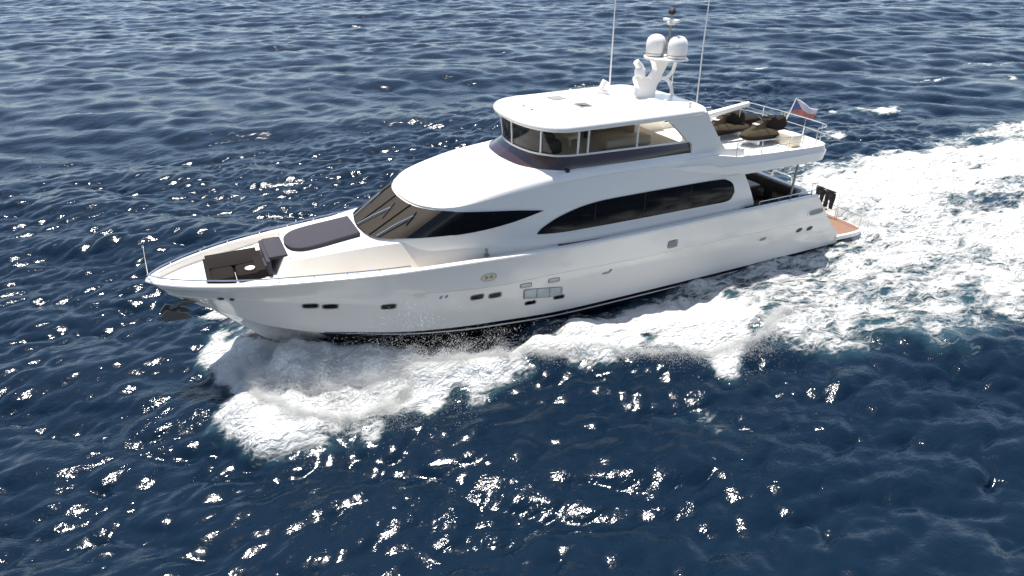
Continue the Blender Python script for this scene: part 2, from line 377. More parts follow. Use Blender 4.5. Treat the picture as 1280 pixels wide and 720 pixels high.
def wall_y(x, z):
    for i in range(len(wrows)-1):
        P, Q = wrows[i], wrows[i+1]
        for j in range(len(P)-1):
            for a, b, c in ((P[j], Q[j], Q[j+1]), (P[j], Q[j+1], P[j+1])):
                d = (b.x-a.x)*(c.z-a.z)-(c.x-a.x)*(b.z-a.z)
                if abs(d) < 1e-9: continue
                u = ((x-a.x)*(c.z-a.z)-(c.x-a.x)*(z-a.z))/d; v = ((b.x-a.x)*(z-a.z)-(x-a.x)*(b.z-a.z))/d
                if u >= -1e-4 and v >= -1e-4 and u+v <= 1.0001: return a.y+(b.y-a.y)*u+(c.y-a.y)*v
    return 2.6
# windshield and the side window that tapers to a point
G0 = [(6.88, 0, 3.74), (6.95, .7, 3.74), (7.10, 1.25, 3.74), (7.4, 1.63, 3.76), (7.9, 1.97, 3.80), (8.7, 2.24, 3.80), (10.2, 2.46, 3.80), (11.6, 2.57, 3.95), (12.84, 2.63, 4.2)]
G1 = [(8.38, 0, 4.60), (8.45, .7, 4.60), (8.62, 1.28, 4.60), (8.9, 1.72, 4.61), (9.22, 2.08, 4.62), (9.75, 2.36, 4.60), (10.75, 2.53, 4.50), (11.8, 2.6, 4.38), (12.86, 2.63, 4.215)]
g0, g1 = cr(G0, 8), cr(G1, 8)
def outn(p, k):
    m_ = min(1, max(0, (p.x-6.8)/2.2))
    return Vector((p.x-.035*(1-m_), p.y+(.01+.06*m_)*min(1, p.y/.3), p.z+.03*(1-m_*.5)))
def glass_rows(i0, i1):
    out = []
    for t in (0, .25, .5, .75, 1):
        r = []
        for p in lerp(g0[i0:i1+1], g1[i0:i1+1], t):
            if p.x > 9.6 and p.y > 2.1: p = Vector((p.x, wall_y(p.x, p.z)+.03, p.z))
            else: p = outn(p, t)
            r.append(p)
        out.append(r)
    return out
IS = 33
ws = glass_rows(0, IS)
mb = MB(); mb.grid([r[::-1]+mir(r)[1:] for r in ws])
wsp = part(mb, 'windshield', MESHC, ang=60)
for yy in (-.02,):
    pass
for f in (lambda q: q, mir):
    part(MB().grid([f(r) for r in glass_rows(IS, len(g0)-1)]), 'side_window', GLASSB, ang=60)
def ws_pt(s, t, lift=.05):
    """point on the windshield, s signed index, t up"""
    i = min(abs(s), IS-.001); j = int(i); f = i-j
    p = g0[j].lerp(g0[j+1], f).lerp(g1[j].lerp(g1[j+1], f), t); p = outn(p, t)
    return Vector((p.x-lift*.5, math.copysign(p.y, s) if s else 0, p.z+lift*.8))
for s in (0, 13, -13):       # mullions that show through the cover
    part(MB().tube([ws_pt(s, t, .012) for t in (0, .25, .5, .75, 1)], .03, n=6), 'mullion', BROWN, wsp)
for s0, s1 in ((8, 12), (-1, -6), (-19, -23)):
    wp = part(MB().tube([ws_pt(s0, .02, .06), ws_pt(s0*.6+s1*.4, .35, .08), ws_pt(s1, .72, .06)], .024, n=6), 'wiper', STEEL, wsp)
    part(MB().tube([ws_pt(s1-2.4, .45, .035), ws_pt(s1, .70, .05), ws_pt(s1+2.0, .86, .035)], .02, n=6), 'blade', RUBBER, wp)

# salon window, long black pane on each side
SW = [(12.63, 3.34), (12.79, 3.52), (13.15, 3.72), (13.53, 3.88), (14.2, 4.06), (14.86, 4.16), (15.65, 4.2), (17.76, 4.2), (20.6, 4.17), (21.22, 4.06), (21.5, 3.85), (21.62, 3.55)]
SB = [(12.63, 3.33), (12.9, 3.29), (13.3, 3.25), (13.8, 3.22), (14.4, 3.21), (15, 3.2), (15.8, 3.19), (17.76, 3.17), (20.4, 3.15), (21.2, 3.15), (21.5, 3.24), (21.62, 3.5)]
st, sb = cr([(p[0], 0, p[1]) for p in SW], 6), cr([(p[0], 0, p[1]) for p in SB], 6)
for s in (1, -1):
    fr = part(MB().grid([[Vector((q.x, s*(wall_y(q.x, q.z)+.02), q.z)) for q in r] for r in [lerp(sb, st, t) for t in (0, .2, .4, .6, .8, 1)]]), 'salon_window', GLASSB, ang=60)
    for X in (15.0, 17.2, 19.4):
        part(MB().tube([(X, s*(wall_y(X, z)+.018), z) for z in (3.22, 3.7, 4.16)], .012, n=6), 'glazing_seam', RUBBER, fr)

# ------------------------------------------------------------------ pilothouse roof sweeping up to the sky lounge
C = [(12.4, 0, 5.5), (12.46, .7, 5.5), (12.56, 1.25, 5.5), (12.8, 1.75, 5.5), (13.1, 2.1, 5.5), (13.45, 2.3, 5.48), (13.9, 2.38, 5.46), (14.4, 2.41, 5.45), (15.2, 2.45, 5.44), (17.2, 2.52, 5.43), (20.1, 2.56, 5.4), (22.0, 2.56, 5.2)]
c_ = cr(C, 8)
brow = [Vector((p.x-.05 if p.x < 9.5 else p.x, p.y+.03*min(1, p.y/.3), p.z+.02)) for p in B_]
rr = [B_, brow]
for t, l in ((.04, .05), (.15, .10), (.35, .14), (.6, .10), (.85, .03), (1, 0)):
    rr.append([Vector((p.x, p.y, p.z+l*min(1, (c_[i]-B_[i]).length/1.2))) for i, p in enumerate(lerp(brow, c_, t))])
mb = MB()
for f in (lambda q: q, mir): mb.grid([f(r) for r in rr])
part(mb, 'pilothouse_roof', WHITE, ang=50)
for s in (1, -1):
    part(MB().tube([(p.x, s*(p.y+.01), p.z+.02) for p in B_ if 13.2 < p.x < 18.4], .03, n=6), 'roof_moulding', WHITE)
    part(MB().box((13.9, s*2.5, 5.42), (.14, .1, .2), bev=.02), 'side_light', RUBBER)

# ------------------------------------------------------------------ sky lounge
Dc = [(12.95, 0, 5.86), (13.0, .6, 5.86), (13.12, 1.15, 5.86), (13.35, 1.6, 5.86), (13.7, 1.98, 5.85), (14.1, 2.16, 5.85), (14.6, 2.22, 5.84), (15.4, 2.26, 5.83), (16.9, 2.34, 5.82), (19.25, 2.46, 5.8)]
Cc = [(12.4, 0, 5.48), (12.46, .7, 5.48), (12.56, 1.25, 5.48), (12.8, 1.75, 5.48), (13.2, 2.15, 5.48), (13.75, 2.38, 5.47), (14.4, 2.41, 5.45), (15.3, 2.46, 5.44), (16.9, 2.51, 5.43), (19.3, 2.55, 5.42)]
Ec = [(12.92, 0, 6.86), (12.96, .7, 6.86), (13.07, 1.3, 6.86), (13.3, 1.75, 6.85), (13.68, 2.1, 6.85), (14.1, 2.25, 6.84), (14.6, 2.29, 6.84), (15.4, 2.31, 6.84), (16.9, 2.36, 6.84), (18.2, 2.42, 6.84)]
cc, dd, ee = cr(Cc, 8), cr(Dc, 8), cr(Ec, 8)
mb = MB(); mb.grid([both([Vector((p.x, p.y, p.z-.1)) for p in cc]), both([Vector((p.x-.015, p.y+.015, p.z)) for p in cc]), both(lerp(cc, dd, .5)), both(dd)])
part(mb, 'coaming_band', BAND, ang=50)
mb = MB(); mb.grid([both([Vector((p.x-.03, p.y+.025, p.z-.01)) for p in dd]), both([Vector((p.x-.03, p.y+.025, p.z+.06)) for p in lerp(dd, ee, .0)]), both(lerp(dd, ee, .06))])
part(mb, 'window_sill', WHITE)
PIL = [0, 23, 46, 51, 64]                       # pillar positions along the half outline
def strip(i0, i1, ins=.0):
    return [[Vector((p.x+ins, max(0, p.y-ins), p.z)) for p in lerp(dd[i0:i1+1], ee[i0:i1+1], t)] for t in (.02, .35, .7, .97)]
for i0, i1 in zip(PIL, PIL[1:]+[72]):
    for f in (lambda q: q, mir): part(MB().grid([f(r) for r in strip(i0, i1, .02)]), 'lounge_window', CLEAR, ang=60)
for i in PIL:
    for f in ((lambda q: q, mir) if i else (lambda q: q,)):
        ps = f([dd[i].lerp(ee[i], t) for t in (0, .5, 1)])
        part(MB().tube(ps, .04 if i else .035, n=8), 'window_pillar', WHITE)
RIM = [(12.72, 0, 6.9), (12.76, .8, 6.9), (12.9, 1.5, 6.9), (13.2, 2.1, 6.9), (13.65, 2.48, 6.9), (14.3, 2.6, 6.9), (16.5, 2.66, 6.9), (18.7, 2.68, 6.9), (19.5, 2.64, 6.9), (19.95, 2.4, 6.86), (20.3, 1.8, 6.84), (20.4, .9, 6.84), (20.42, 0, 6.84)]
rim = cr(RIM, 6); ctr = Vector((16.6, 0, 7.2))
def ring_(k, z, cx=16.4): return [Vector((cx+(p.x-cx)*k, p.y*k, z+(p.z-6.9))) for p in rim]
prof = [(.93, 6.82), (.975, 6.79), (.995, 6.82), (1.002, 6.88), (1.0, 6.94), (.988, 7.0), (.96, 7.045), (.86, 7.09), (.6, 7.135), (.3, 7.16), (.02, 7.17)]
mb = MB(); mb.grid([[p for p in ring_(k, z)]+mir(ring_(k, z))[::-1][1:-1] for k, z in prof], closed=True)
mb.f.append(tuple(range(len(rim)*2-2))); mb.m.append(0)
roof = part(mb, 'lounge_roof', WHITE, ang=50)
# buttresses that carry the roof aft
BT = [(17.75, 6.88), (18.25, 6.62), (18.7, 6.22), (19.05, 5.88), (19.28, 5.76), (19.30, 5.2), (21.1, 5.2), (20.7, 5.65), (20.3, 6.2), (20.0, 6.6), (19.85, 6.9)]
for s in (1, -1): part(MB().prism(BT, 1, s*2.42, s*2.6), 'roof_buttress', WHITE)
# inside the lounge
part(MB().prism([(p.x, p.y) for p in both(dd)], 2, 5.60, 5.66), 'lounge_floor', SIDE)
part(MB().box((13.9, 0, 5.98), (.75, 3.0, .5), bev=.12).box((14.15, -.1, 6.2), (.3, 1.6, .22), bev=.06), 'helm_console', LINING)
for y in (-.55, .55):
    c_s = part(MB().box((15.1, y, 6.05), (.5, .55, .14), bev=.06).box((15.36, y, 6.4), (.14, .52, .62), bev=.06).tube([(15.1, y, 5.66), (15.1, y, 6.0)], .07), 'helm_chair', CREAM)
for c3, d3 in (((16.9, -1.6, 5.9), (2.0, .6, .4)), ((17.6, 1.3, 5.9), (1.2, 1.2, .4)), ((16.2, 1.8, 6.0), (2.0, .4, .55))): part(MB().box(c3, d3, bev=.08), 'lounge_sofa', CREAM)
part(MB().box((16.3, .2, 6.05), (1.1, .8, .06), bev=.02).tube([(16.3, .2, 5.66), (16.3, .2, 6.05)], .08), 'lounge_table', WOOD)
for s in (1,):
    part(MB().grid([[(15.3+k*.03, s*(z_*.05+1.86+.04*math.sin(k*1.6)), z_) for k in range(48)] for z_ in (5.9, 6.8)]), 'curtain', CREAM)
part(MB().prism([(-.2, 5.6), (2.38, 5.6), (2.4, 6.83), (-.2, 6.83)], 0, 18.3, 18.36), 'aft_bulkhead', CREAM)

# roof fittings
hk = part(MB().box((15.62, -.55, 7.165), (.5, .62, .05), bev=.02), 'roof_hatch', GREYP, roof)
part(MB().box((15.62, -.55, 7.195), (.4, .5, .02), bev=.008), 'hatch_glass', GLASSB, hk)
part(MB().box((15.35, .95, 7.16), (.55, .62, .05), bev=.02), 'roof_hatch', GREYP, roof)
for Y in (.5, -.15): part(MB().lathe((13.68, Y, 7.06), [(.06, 0), (.06, .05), (.035, .09)], 10), 'horn', STEELD, roof)
part(MB().tube([(14.1, 2.1, 7.02), (14.1, 2.1, 7.12), (14.9, 2.0, 7.13)], .03), 'antenna_base', WHITE, roof)
for X, Y in ((16.34, 1.6), (16.94, 1.5), (19.2, -2.3), (18.6, -1.6)):
    part(MB().lathe((X, Y, 7.05), [(.05, 0), (.05, .1), (.07, .14), (.06, .22), (.02, .26)], 10), 'gps_antenna', WHITE, roof)
sr = part(MB().box((17.4, 1.0, 7.2), (.5, .35, .16), bev=.05), 'searchlight', WHITE, roof)
part(MB().tube([(17.35, 1.0, 7.2), (17.62, 1.0, 7.6)], [.13, .16], n=12), 'lamp_head', WHITE, sr)

# mast with two satellite domes
FIN = [(18.1, 7.02), (18.32, 7.2), (18.42, 7.45), (18.28, 7.75), (18.3, 7.86), (18.78, 7.84), (18.95, 7.75), (19.2, 8.05), (19.12, 8.3), (18.98, 8.5), (19.8, 8.5), (19.62, 8.15), (19.42, 7.8), (19.25, 7.45), (19.2, 7.02)]
mast = part(MB().prism(FIN, 1, -.16, .16), 'radar_mast', WHITE)
lp = cr([(19.2, 0, 7.05), (19.27, 0, 7.45), (19.55, 0, 7.72), (19.9, 0, 7.6), (20.1, 0, 7.3), (20.2, 0, 6.95)], 6)
lq = cr([(19.45, 0, 7.75), (19.8, 0, 7.72), (20.05, 0, 7.9), (20.16, 0, 8.15), (20.2, 0, 8.45)], 6)
part(MB().tube(lp, .07, n=10).tube(lq, .07, n=10), 'mast_strut', WHITE, mast)
part(MB().tube([(20.35, .25, 8.42), (20.3, .25, 6.9)], .025, n=6), 'mast_stay', STEEL, mast)
part(MB().prism([(18.95, -.35), (19.3, -.75), (20.15, -.8), (20.35, -.4), (20.2, .3), (19.9, .78), (19.2, .8), (18.95, .4)], 2, 8.44, 8.52), 'mast_platform', WHITE, mast)
for X, Y in ((19.47, .42), (19.88, -.42)):
    d = part(MB().lathe((X, Y, 8.52), [(.29, 0), (.36, .03), (.375, .12), (.385, .42), (.375, .54), (.32, .68), (.22, .77), (.11, .81), (.02, .815)], 28), 'satellite_dome', WHITE, mast)
    part(MB().lathe((X, Y, 8.62), [(.37, 0), (.388, .005), (.388, .025), (.37, .03)], 28), 'dome_seam', GREYP, d)
ca = part(MB().lathe((18.5, 0, 7.86), [(.2, 0), (.22, .1), (.2, .3), (.12, .4)], 16), 'thermal_camera', WHITE, mast)
part(MB().tube([(18.5, 0, 8.2), (18.28, 0, 8.45)], [.15, .12], n=12), 'camera_head', WHITE, ca)
tm = part(MB().tube([(19.75, 0, 8.5), (19.78, 0, 10.15)], .035, n=8).tube([(19.5, 0, 8.5), (19.72, 0, 9.3)], .03, n=6), 'top_mast', STEELD, mast)
part(MB().box((19.78, 0, 9.86), (.16, .9, .12), bev=.04).box((19.78, 0, 9.76), (.25, .25, .14), bev=.04), 'radar_scanner', WHITE, tm)
part(MB().lathe((19.78, 0, 10.06), [(.06, 0), (.14, .05), (.15, .14), (.1, .22), (.03, .26)], 12), 'masthead_light', RUBBER, tm)
part(MB().tube([(18.5, 2.05, 6.95), (18.52, 2.05, 9.0), (18.55, 2.05, 12.6)], [.035, .03, .012], n=6), 'whip_antenna', WHITE)
part(MB().tube([(22.9, 1.6, 4.8), (22.88, 1.6, 8.5), (22.95, 1.6, 13)], [.035, .03, .012], n=6), 'whip_antenna', WHITE)

# ------------------------------------------------------------------ boat deck
FO = [(17.9, 2.60), (19.0, 2.72), (20.2, 2.86), (21.5, 2.93), (23.5, 2.96), (25.6, 2.95), (26.25, 2.88), (26.6, 2.55), (26.75, 1.6), (26.8, 0)]
fo = cr([(x, y, 0) for x, y in FO], 6)
top = [ip(p.x, [17.9, 20.5, 21.5, 24, 26.8], [5.16, 5.20, 5.02, 4.93, 4.88]) for p in fo]
cov = [ip(p.x, [17.9, 20.2, 20.5, 23, 26.8], [5.0, 4.90, 4.74, 4.68, 4.66]) for p in fo]
bot = [ip(p.x, [17.9, 19, 21, 22, 26.8], [4.9, 4.7, 4.32, 4.22, 4.2]) for p in fo]
L = lambda zz, d: [Vector((p.x-d*(1 if p.x > 26.3 else 0), max(0, p.y-d*(1 if p.y > .5 else 0)), z)) for p, z in zip(fo, zz)]
mb = MB()
for f in (lambda q: q, mir):
    mb.grid([f(r) for r in (L([z+.0 for z in bot], .2), L([z+.05 for z in bot], .04), L([c-.03 for c in cov], -.01), L(cov, .035), L(top, .05), L([z+.015 for z in top], .1), L([z-.0 for z in top], .17), L([4.72]*len(fo), .19))])
part(mb, 'boat_deck_fascia', WHITE, ang=30)
pl = [(p.x-.1, p.y-.15) for p in fo]; pl = [(x, max(0, y)) for x, y in pl]
part(MB().prism(pl+[(x, -y) for x, y in pl[::-1]], 2, 4.70, 4.75), 'boat_deck', DECK)
part(MB().prism(pl+[(x, -y) for x, y in pl[::-1]], 2, 4.21, 4.25), 'cockpit_ceiling', WHITE)
mb = MB()
def railing(mb, pts, h, post=1.0, r=.022, mid=True):
    P = [Vector(p) for p in pts]
    mb.tube([p+Vector((0, 0, h)) for p in P], r, n=6)
    if mid: mb.tube([p+Vector((0, 0, h*.5)) for p in P], r*.7, n=6)
    acc = 9
    for i, p in enumerate(P):
        if i: acc += (p-P[i-1]).length
        if acc >= post or i == len(P)-1: acc = 0; mb.tube([p, p+Vector((0, 0, h))], r, n=6)
rl = [Vector((p.x-.12, max(0, p.y-.12), z)) for p, z in zip(fo, top)]
aft = [p for p in rl if p.x > 25.6]; fwd = [p for p in rl if 21.3 < p.x < 25.2]
railing(mb, mir(aft)[::-1][::-1][0:len(aft)], .76); railing(mb, aft, .76)
railing(mb, mir(fwd), .55, 1.1); railing(mb, fwd, .55, 1.1)
mb.tube([(21.4, -2.8, 5.5), (23.3, -2.7, 4.9)], .022, n=6).tube([(24.2, -2.8, 5.47), (23.2, -2.7, 4.9)], .022, n=6)
part(mb, 'boat_deck_rail', STEEL)
part(MB().box((21.5, -2.2, 5.0), (.9, .5, .5), bev=.08), 'deck_locker', WHITE); part(MB().box((21.2, -1.3, 5.1), (.6, .9, .7), bev=.08), 'deck_locker', WHITE)
part(MB().box((25.3, -1.6, 5.0), (.55, 1.2, .5), bev=.06), 'deck_bench', CREAM)
cr_ = part(MB().lathe((21.3, 0.1, 4.75), [(.28, 0), (.26, .2), (.2, .5), (.2, 1.0)], 16), 'davit_crane', WHITE)
part(MB().tube([(20.9, .1, 5.72), (21.6, .08, 5.84), (23.6, .02, 6.12), (24.4, 0, 6.22)], [.16, .17, .13, .11], n=10), 'crane_boom', WHITE, cr_)
part(MB().tube([(24.2, .02, 6.15), (25.8, -.2, 5.62)], .03, n=6).tube([(24.0, .02, 6.1), (24.0, .02, 5.7)], .02, n=6), 'crane_cable', STEEL, cr_)
part(MB().tube([(26.62, 0, 4.8), (27.05, 0, 5.7), (27.25, 0, 6.2)], [.03, .026, .02], n=8), 'ensign_staff', WHITE)

# ------------------------------------------------------------------ cockpit, transom, swim platform
part(MB().prism([(21.9, -2.95), (27.2, -2.9), (27.2, 2.9), (21.9, 2.95)], 2, 1.82, 1.9), 'cockpit_floor', TEAK)
for s in (1, -1):
    part(MB().grid([[(22.2, s*2.9, 2.82), (24.3, s*2.86, 2.79), (26.1, s*2.8, 2.76)], [(22.2, s*2.88, 1.85), (24.3, s*2.84, 1.85), (26.3, s*2.78, 1.85)]]), 'cockpit_lining', LINING)
    part(MB().prism([(26.3, 2.2), (26.3, 2.45), (26.6, 2.4), (27.2, 1.6), (28.3, .4), (28.3, .0), (27, .0)], 1, s*2.2, s*2.92), 'quarter_step', WHITE)
mb = MB().prism([(25.95, 1.85), (26.15, 2.72), (26.4, 2.72), (28.25, .46), (28.25, .2), (27.2, .2)], 1, -2.2, 2.2)
part(mb, 'transom', WHITE)
part(MB().prism([(-2.66, 1.9), (2.66, 1.9), (2.66, 4.25), (-2.66, 4.25)], 0, 22.15, 22.22).prism([(-1.3, 1.95), (1.3, 1.95), (1.3, 4.0), (-1.3, 4.0)], 0, 22.22, 22.25), 'salon_door', GLASSB)
for s in (1, -1): part(MB().tube([(24.75, s*2.86, 2.8), (24.85, s*2.86, 4.23)], .05, n=10), 'deck_support', STEELD)
for s in (1, -1):
    mb = MB(); railing(mb, [(22.9, s*2.98, 2.78), (24, s*2.97, 2.77), (25.2, s*2.93, 2.76), (26.0, s*2.9, 2.75)], .17, .8, .022, False)
    part(mb, 'cockpit_rail', STEEL)
PF = [(28.1, 3.02), (29.2, 3.06), (29.75, 2.95), (29.98, 2.6), (30.05, 1.5), (30.08, 0)]
pf = [(p.x, p.y) for p in cr([(x, y, 0) for x, y in PF], 6)]
pfp = pf+[(x, -y) for x, y in pf[::-1]]
pform = part(MB().prism(pfp, 2, .22, .40), 'swim_platform', WHITE)
ins = [(28.25+(x-28.1)*.9, y*.955) for x, y in pf]
part(MB().prism(ins+[(x, -y) for x, y in ins[::-1]], 2, .395, .41), 'teak_inlay', TEAK, pform)
mb = MB()
for y0, y1 in ((-2.85, -1.55), (-1.45, -.2), (.2, 1.45), (1.55, 2.85)):
    mb.tube(cr([(29.72, y0, .40), (29.72, y0, 1.5), (29.72, y0+.1, 1.64), (29.72, (y0+y1)/2, 1.66), (29.72, y1-.1, 1.64), (29.72, y1, 1.5), (29.72, y1, .40)], 5), .024, n=6)
    mb.tube([(29.72, y0, 1.05), (29.72, y1, 1.05)], .016, n=6)
part(mb, 'platform_rail', STEEL, pform)

# ------------------------------------------------------------------ loose things aboard
def aboard(loc, rz=0): return M @ Matrix.Translation(loc) @ Matrix.Rotation(rz, 4, 'Z')
# sun pad on the trunk
half = cr([(4.32, 0, 0), (4.36, .35, 0), (4.5, .66, 0), (4.8, .88, 0), (5.3, .93, 0), (6.0, .90, 0), (6.72, .86, 0)], 5)
cx = 5.5; mb = MB(); secs = []
half = [p for p in half if p.y > .01 or p.x < 4.33]
for p in half:
    y = max(p.y, .03); sl_ = .10*(p.x-cx)
    secs.append([(p.x-cx, y*a_y, sl_+zz_) for a_y, zz_ in ((-1, 0), (-1.0, .08), (-.97, .115), (-.9, .13), (-.45, .138), (0, .14), (.45, .138), (.9, .13), (.97, .115), (1.0, .08), (1, 0))])
secs.append([(x+.03, y*.98, z*.9-.02) for x, y, z in secs[-1]])
secs.append([(x, y, .10*(6.72-cx)-.01) for x, y, z in secs[-1]])
mb.grid(secs)
sp = mb.build('sun_pad', PURPLE, world=aboard((cx, 0, 3.60)))
tag(sp, 'flat grey-purple sun pad with rounded front end on the foredeck below the windshield', 'sun pad')
mb = MB().box((.32, 0, 0), (.62, 1.72, .12), bev=.05).box((-.02, -.1, -.28), (.14, 1.95, .6), bev=.05).box((-.1, -.62, -.36), (.12, .75, .42), bev=.05)
lc = mb.build('lounge_cushion', PURPLE, world=aboard((3.66, -.03, 3.47)))
tag(lc, 'grey-purple backrest cushion draped over the step between sun pad and bow settee', 'cushion')
st_ = bpy.data.objects.new('bow_settee', None); COL.objects.link(st_); st_.matrix_world = aboard((2.60, -.35, 2.86))
tag(st_, 'dark brown canvas-covered settee set on the bow deck behind the rail', 'settee')
for X in (-.39, .39): MB().box((X, -.28, .17), (.76, .98, .36), bev=.13).build('seat', BROWN, st_)
MB().prism([(.1, .02), (.62, .02), (.80, .54), (.70, .60), (.46, .56), (.14, .34)], 0, -.80, .80).build('backrest', DARKS, st_)
MB().prism([(-.78, .02), (.5, .02), (.62, .5), (.3, .46), (-.66, .34)], 0, .62, .93).build('armrest', DARKS, st_)
MB().prism([(-.78, .02), (.5, .02), (.66, .5), (.45, .46), (-.66, .30)], 0, -.88, -.74).build('armrest', DARKS, st_)
bo = MB().lathe((0, 0, 0), [(.09, 0), (.15, .03), (.16, .06), (.14, .055), (.08, .02)], 16).build('bowl', WHITE, world=aboard((3.06, -.8, 3.2)))
tag(bo, 'small round white bowl on the brown bow settee', 'bowl')

# two jet skis on the boat deck
def ski(loc, rz, label, seatm):
    o = bpy.data.objects.new('jet_ski', None); COL.objects.link(o); o.matrix_world = aboard(loc, rz) @ Matrix.Scale(.88, 4); tag(o, label, 'jet ski', 'jet skis on the boat deck')
    S = [(-1.5, .06, .32, .42), (-1.35, .26, .2, .5), (-1.0, .44, .1, .6), (-.5, .55, .05, .68), (.2, .58, .03, .62), (.9, .56, .03, .5), (1.35, .52, .06, .46), (1.5, .48, .12, .42)]
    def rws(sel, mi0):
        out = []
        for x, hw, zb, zt in S:
            zm = zb+(zt-zb)*.55
            if sel: pts = [(x, -hw, zm), (x, -hw*.92, zm+.06), (x, -hw*.55, zt-.04), (x, 0, zt), (x, hw*.55, zt-.04), (x, hw*.92, zm+.06), (x, hw, zm)]
            else: pts = [(x, -hw, zm), (x, -hw*.97, zm-.05), (x, -hw*.6, zb+.05), (x, 0, zb), (x, hw*.6, zb+.05), (x, hw*.97, zm-.05), (x, hw, zm)]
            out.append(pts)
        return out
    MB().grid(rws(0, 0)).add([(1.5, -.48, .3), (1.5, .48, .3), (1.5, 0, .42), (1.5, 0, .12)], [(0, 1, 2), (0, 1, 3)]).build('ski_hull', DARKS, o)
    MB().grid(rws(1, 0)).build('top_deck', TANB, o)
    cw = MB(); cw.grid([[(x, -w_, z), (x, -w_*.6, z+h*.8), (x, 0, z+h), (x, w_*.6, z+h*.8), (x, w_, z)] for x, w_, z, h in ((-1.0, .1, .55, .05), (-.7, .26, .58, .22), (-.35, .3, .6, .38), (-.05, .2, .6, .46), (.05, .05, .6, .42))])
    cw.build('cowl', TANB, o)
    MB().box((-.55, 0, .84), (.3, .3, .06), bev=.02).build('dash', WHITE, o)
    MB().tube(cr([(-.1, -.42, 1.08), (-.16, -.2, 1.05), (-.2, 0, 1.0), (-.16, .2, 1.05), (-.1, .42, 1.08)], 4), .035, n=8).build('handlebar', RUBBER, o)
    mb = MB(); mb.grid([[(x, -w_, .5), (x, -w_*.9, z-.06), (x, -w_*.4, z), (x, w_*.4, z), (x, w_*.9, z-.06), (x, w_, .5)] for x, w_, z in ((.0, .12, .78), (.15, .2, 1.1), (.45, .24, 1.16), (.7, .24, .98), (.95, .25, 1.02), (1.2, .25, 1.06), (1.4, .2, .8), (1.45, .1, .5))])
    mb.build('saddle', seatm, o)
    for X in (-.7, .8): MB().box((X, 0, .02), (.14, .9, .2), bev=.03).build('cradle', WHITE, o)
ski((23.55, .45, 4.86), R(8), 'tan and black jet ski nearer the white crane on the boat deck', DARKS)
ski((24.55, -.95, 4.86), R(4), 'tan and black jet ski nearer the port railing of the boat deck', DARKS)
mb = MB().box((0, 0, .3), (1.7, 1.0, .5), bev=.1)
tn = mb.build('covered_locker', BROWN, world=aboard((25.5, 1.2, 4.75))); tag(tn, 'low dark brown covered box behind the jet skis on the boat deck', 'covered box')

# ensign
nu, nv = 22, 12; mb = MB(); uvs = []
ht, hb, ft, fb = Vector((27.24, 0, 6.18)), Vector((27.0, 0, 5.6)), Vector((28.1, -.55, 5.66)), Vector((27.95, -.62, 5.2))
rowsF = []
for j in range(nv+1):
    r = []
    for i in range(nu+1):
        u, v = i/nu, j/nv
        p = (hb*(1-v)+ht*v)*(1-u)+(fb*(1-v)+ft*v)*u
        wv = math.sin(u*8.5+v*1.3)*.13*u**.6; p = p+Vector((.35*wv, wv, .10*math.sin(u*6+1)*u))
        r.append(p); uvs.append((u, v))
    rowsF.append(r)
mb.grid(rowsF)
fl = mb.build('flag', FLAG, fix=False, world=M.copy())
ul = fl.data.uv_layers.new(name='UVMap')
for lo in fl.data.loops: ul.data[lo.index].uv = uvs[lo.vertex_index]
c0 = Vector((27.24, 0, 5.8))
for v in fl.data.vertices: v.co -= c0
fl.matrix_world = M @ Matrix.Translation(c0)
sm = fl.modifiers.new('thickness', 'SOLIDIFY'); sm.thickness = .006
tag(fl, 'blue, white and red ensign streaming from the staff at the stern', 'flag')

# wetsuits on the stern rail
def wetsuit(y, wd, h, label):
    mb = MB(); rws = []
    for k in range(9):
        t = k/8; z = -h*t
        ww = wd*(1 if t < .45 else .96)
        rws.append([Vector((.035*math.sin(5*t+i)+.03*math.cos(i*1.7), -ww/2+ww*i/6, z+.02*math.sin(i*2))) for i in range(7)])
    mb.grid(rws[:5]); mb.grid([r[:3] for r in rws[4:]]); mb.grid([r[4:] for r in rws[4:]])
    mb.tube([(0, -wd/2, .02), (0, wd/2, .02)], .04, n=8)
    o = mb.build('wetsuit', BLACKC, world=aboard((29.70, y, 1.68)))
    s_ = o.modifiers.new('thickness', 'SOLIDIFY'); s_.thickness = .03
    tag(o, label, 'wetsuit', 'wetsuits drying on the stern rail')
wetsuit(-.95, .55, .85, 'black wetsuit hung on the stern rail, the one nearer the port corner')
wetsuit(-.35, .5, .7, 'black wetsuit hung on the stern rail, the one farther from the port corner')

# cockpit table, chairs, sofa
tb = bpy.data.objects.new('cockpit_table', None); COL.objects.link(tb); tb.matrix_world = aboard((24.3, -.2, 1.9)); tag(tb, 'dark table with grey top in the shaded aft cockpit', 'table')
MB().box((0, 0, .74), (1.7, 1.1, .06), bev=.02).build('tabletop', GREYP, tb); MB().tube([(0, 0, 0), (0, 0, .7)], .09).lathe((0, 0, 0), [(.35, 0), (.3, .04), (.1, .07)], 16).build('pedestal', STEELD, tb)
def chair(loc, rz, label):
    o = bpy.data.objects.new('deck_chair', None); COL.objects.link(o); o.matrix_world = aboard(loc, rz); tag(o, label, 'chair', 'chairs in the aft cockpit')
    MB().box((0, 0, .45), (.5, .5, .08), bev=.03).build('seat', DARKS, o); MB().box((-.25, 0, .75), (.07, .5, .55), bev=.03).build('backrest', DARKS, o)
    for x in (-.2, .2):
        for y in (-.2, .2): MB().tube([(x, y, 0), (x, y, .42)], .025, n=6).build('leg', STEELD, o)
chair((24.0, -1.25, 1.9), R(90), 'dark cockpit chair at the table, the one beside the salon wall')
chair((24.9, -1.25, 1.9), R(90), 'dark cockpit chair at the table, the one nearer the support post')
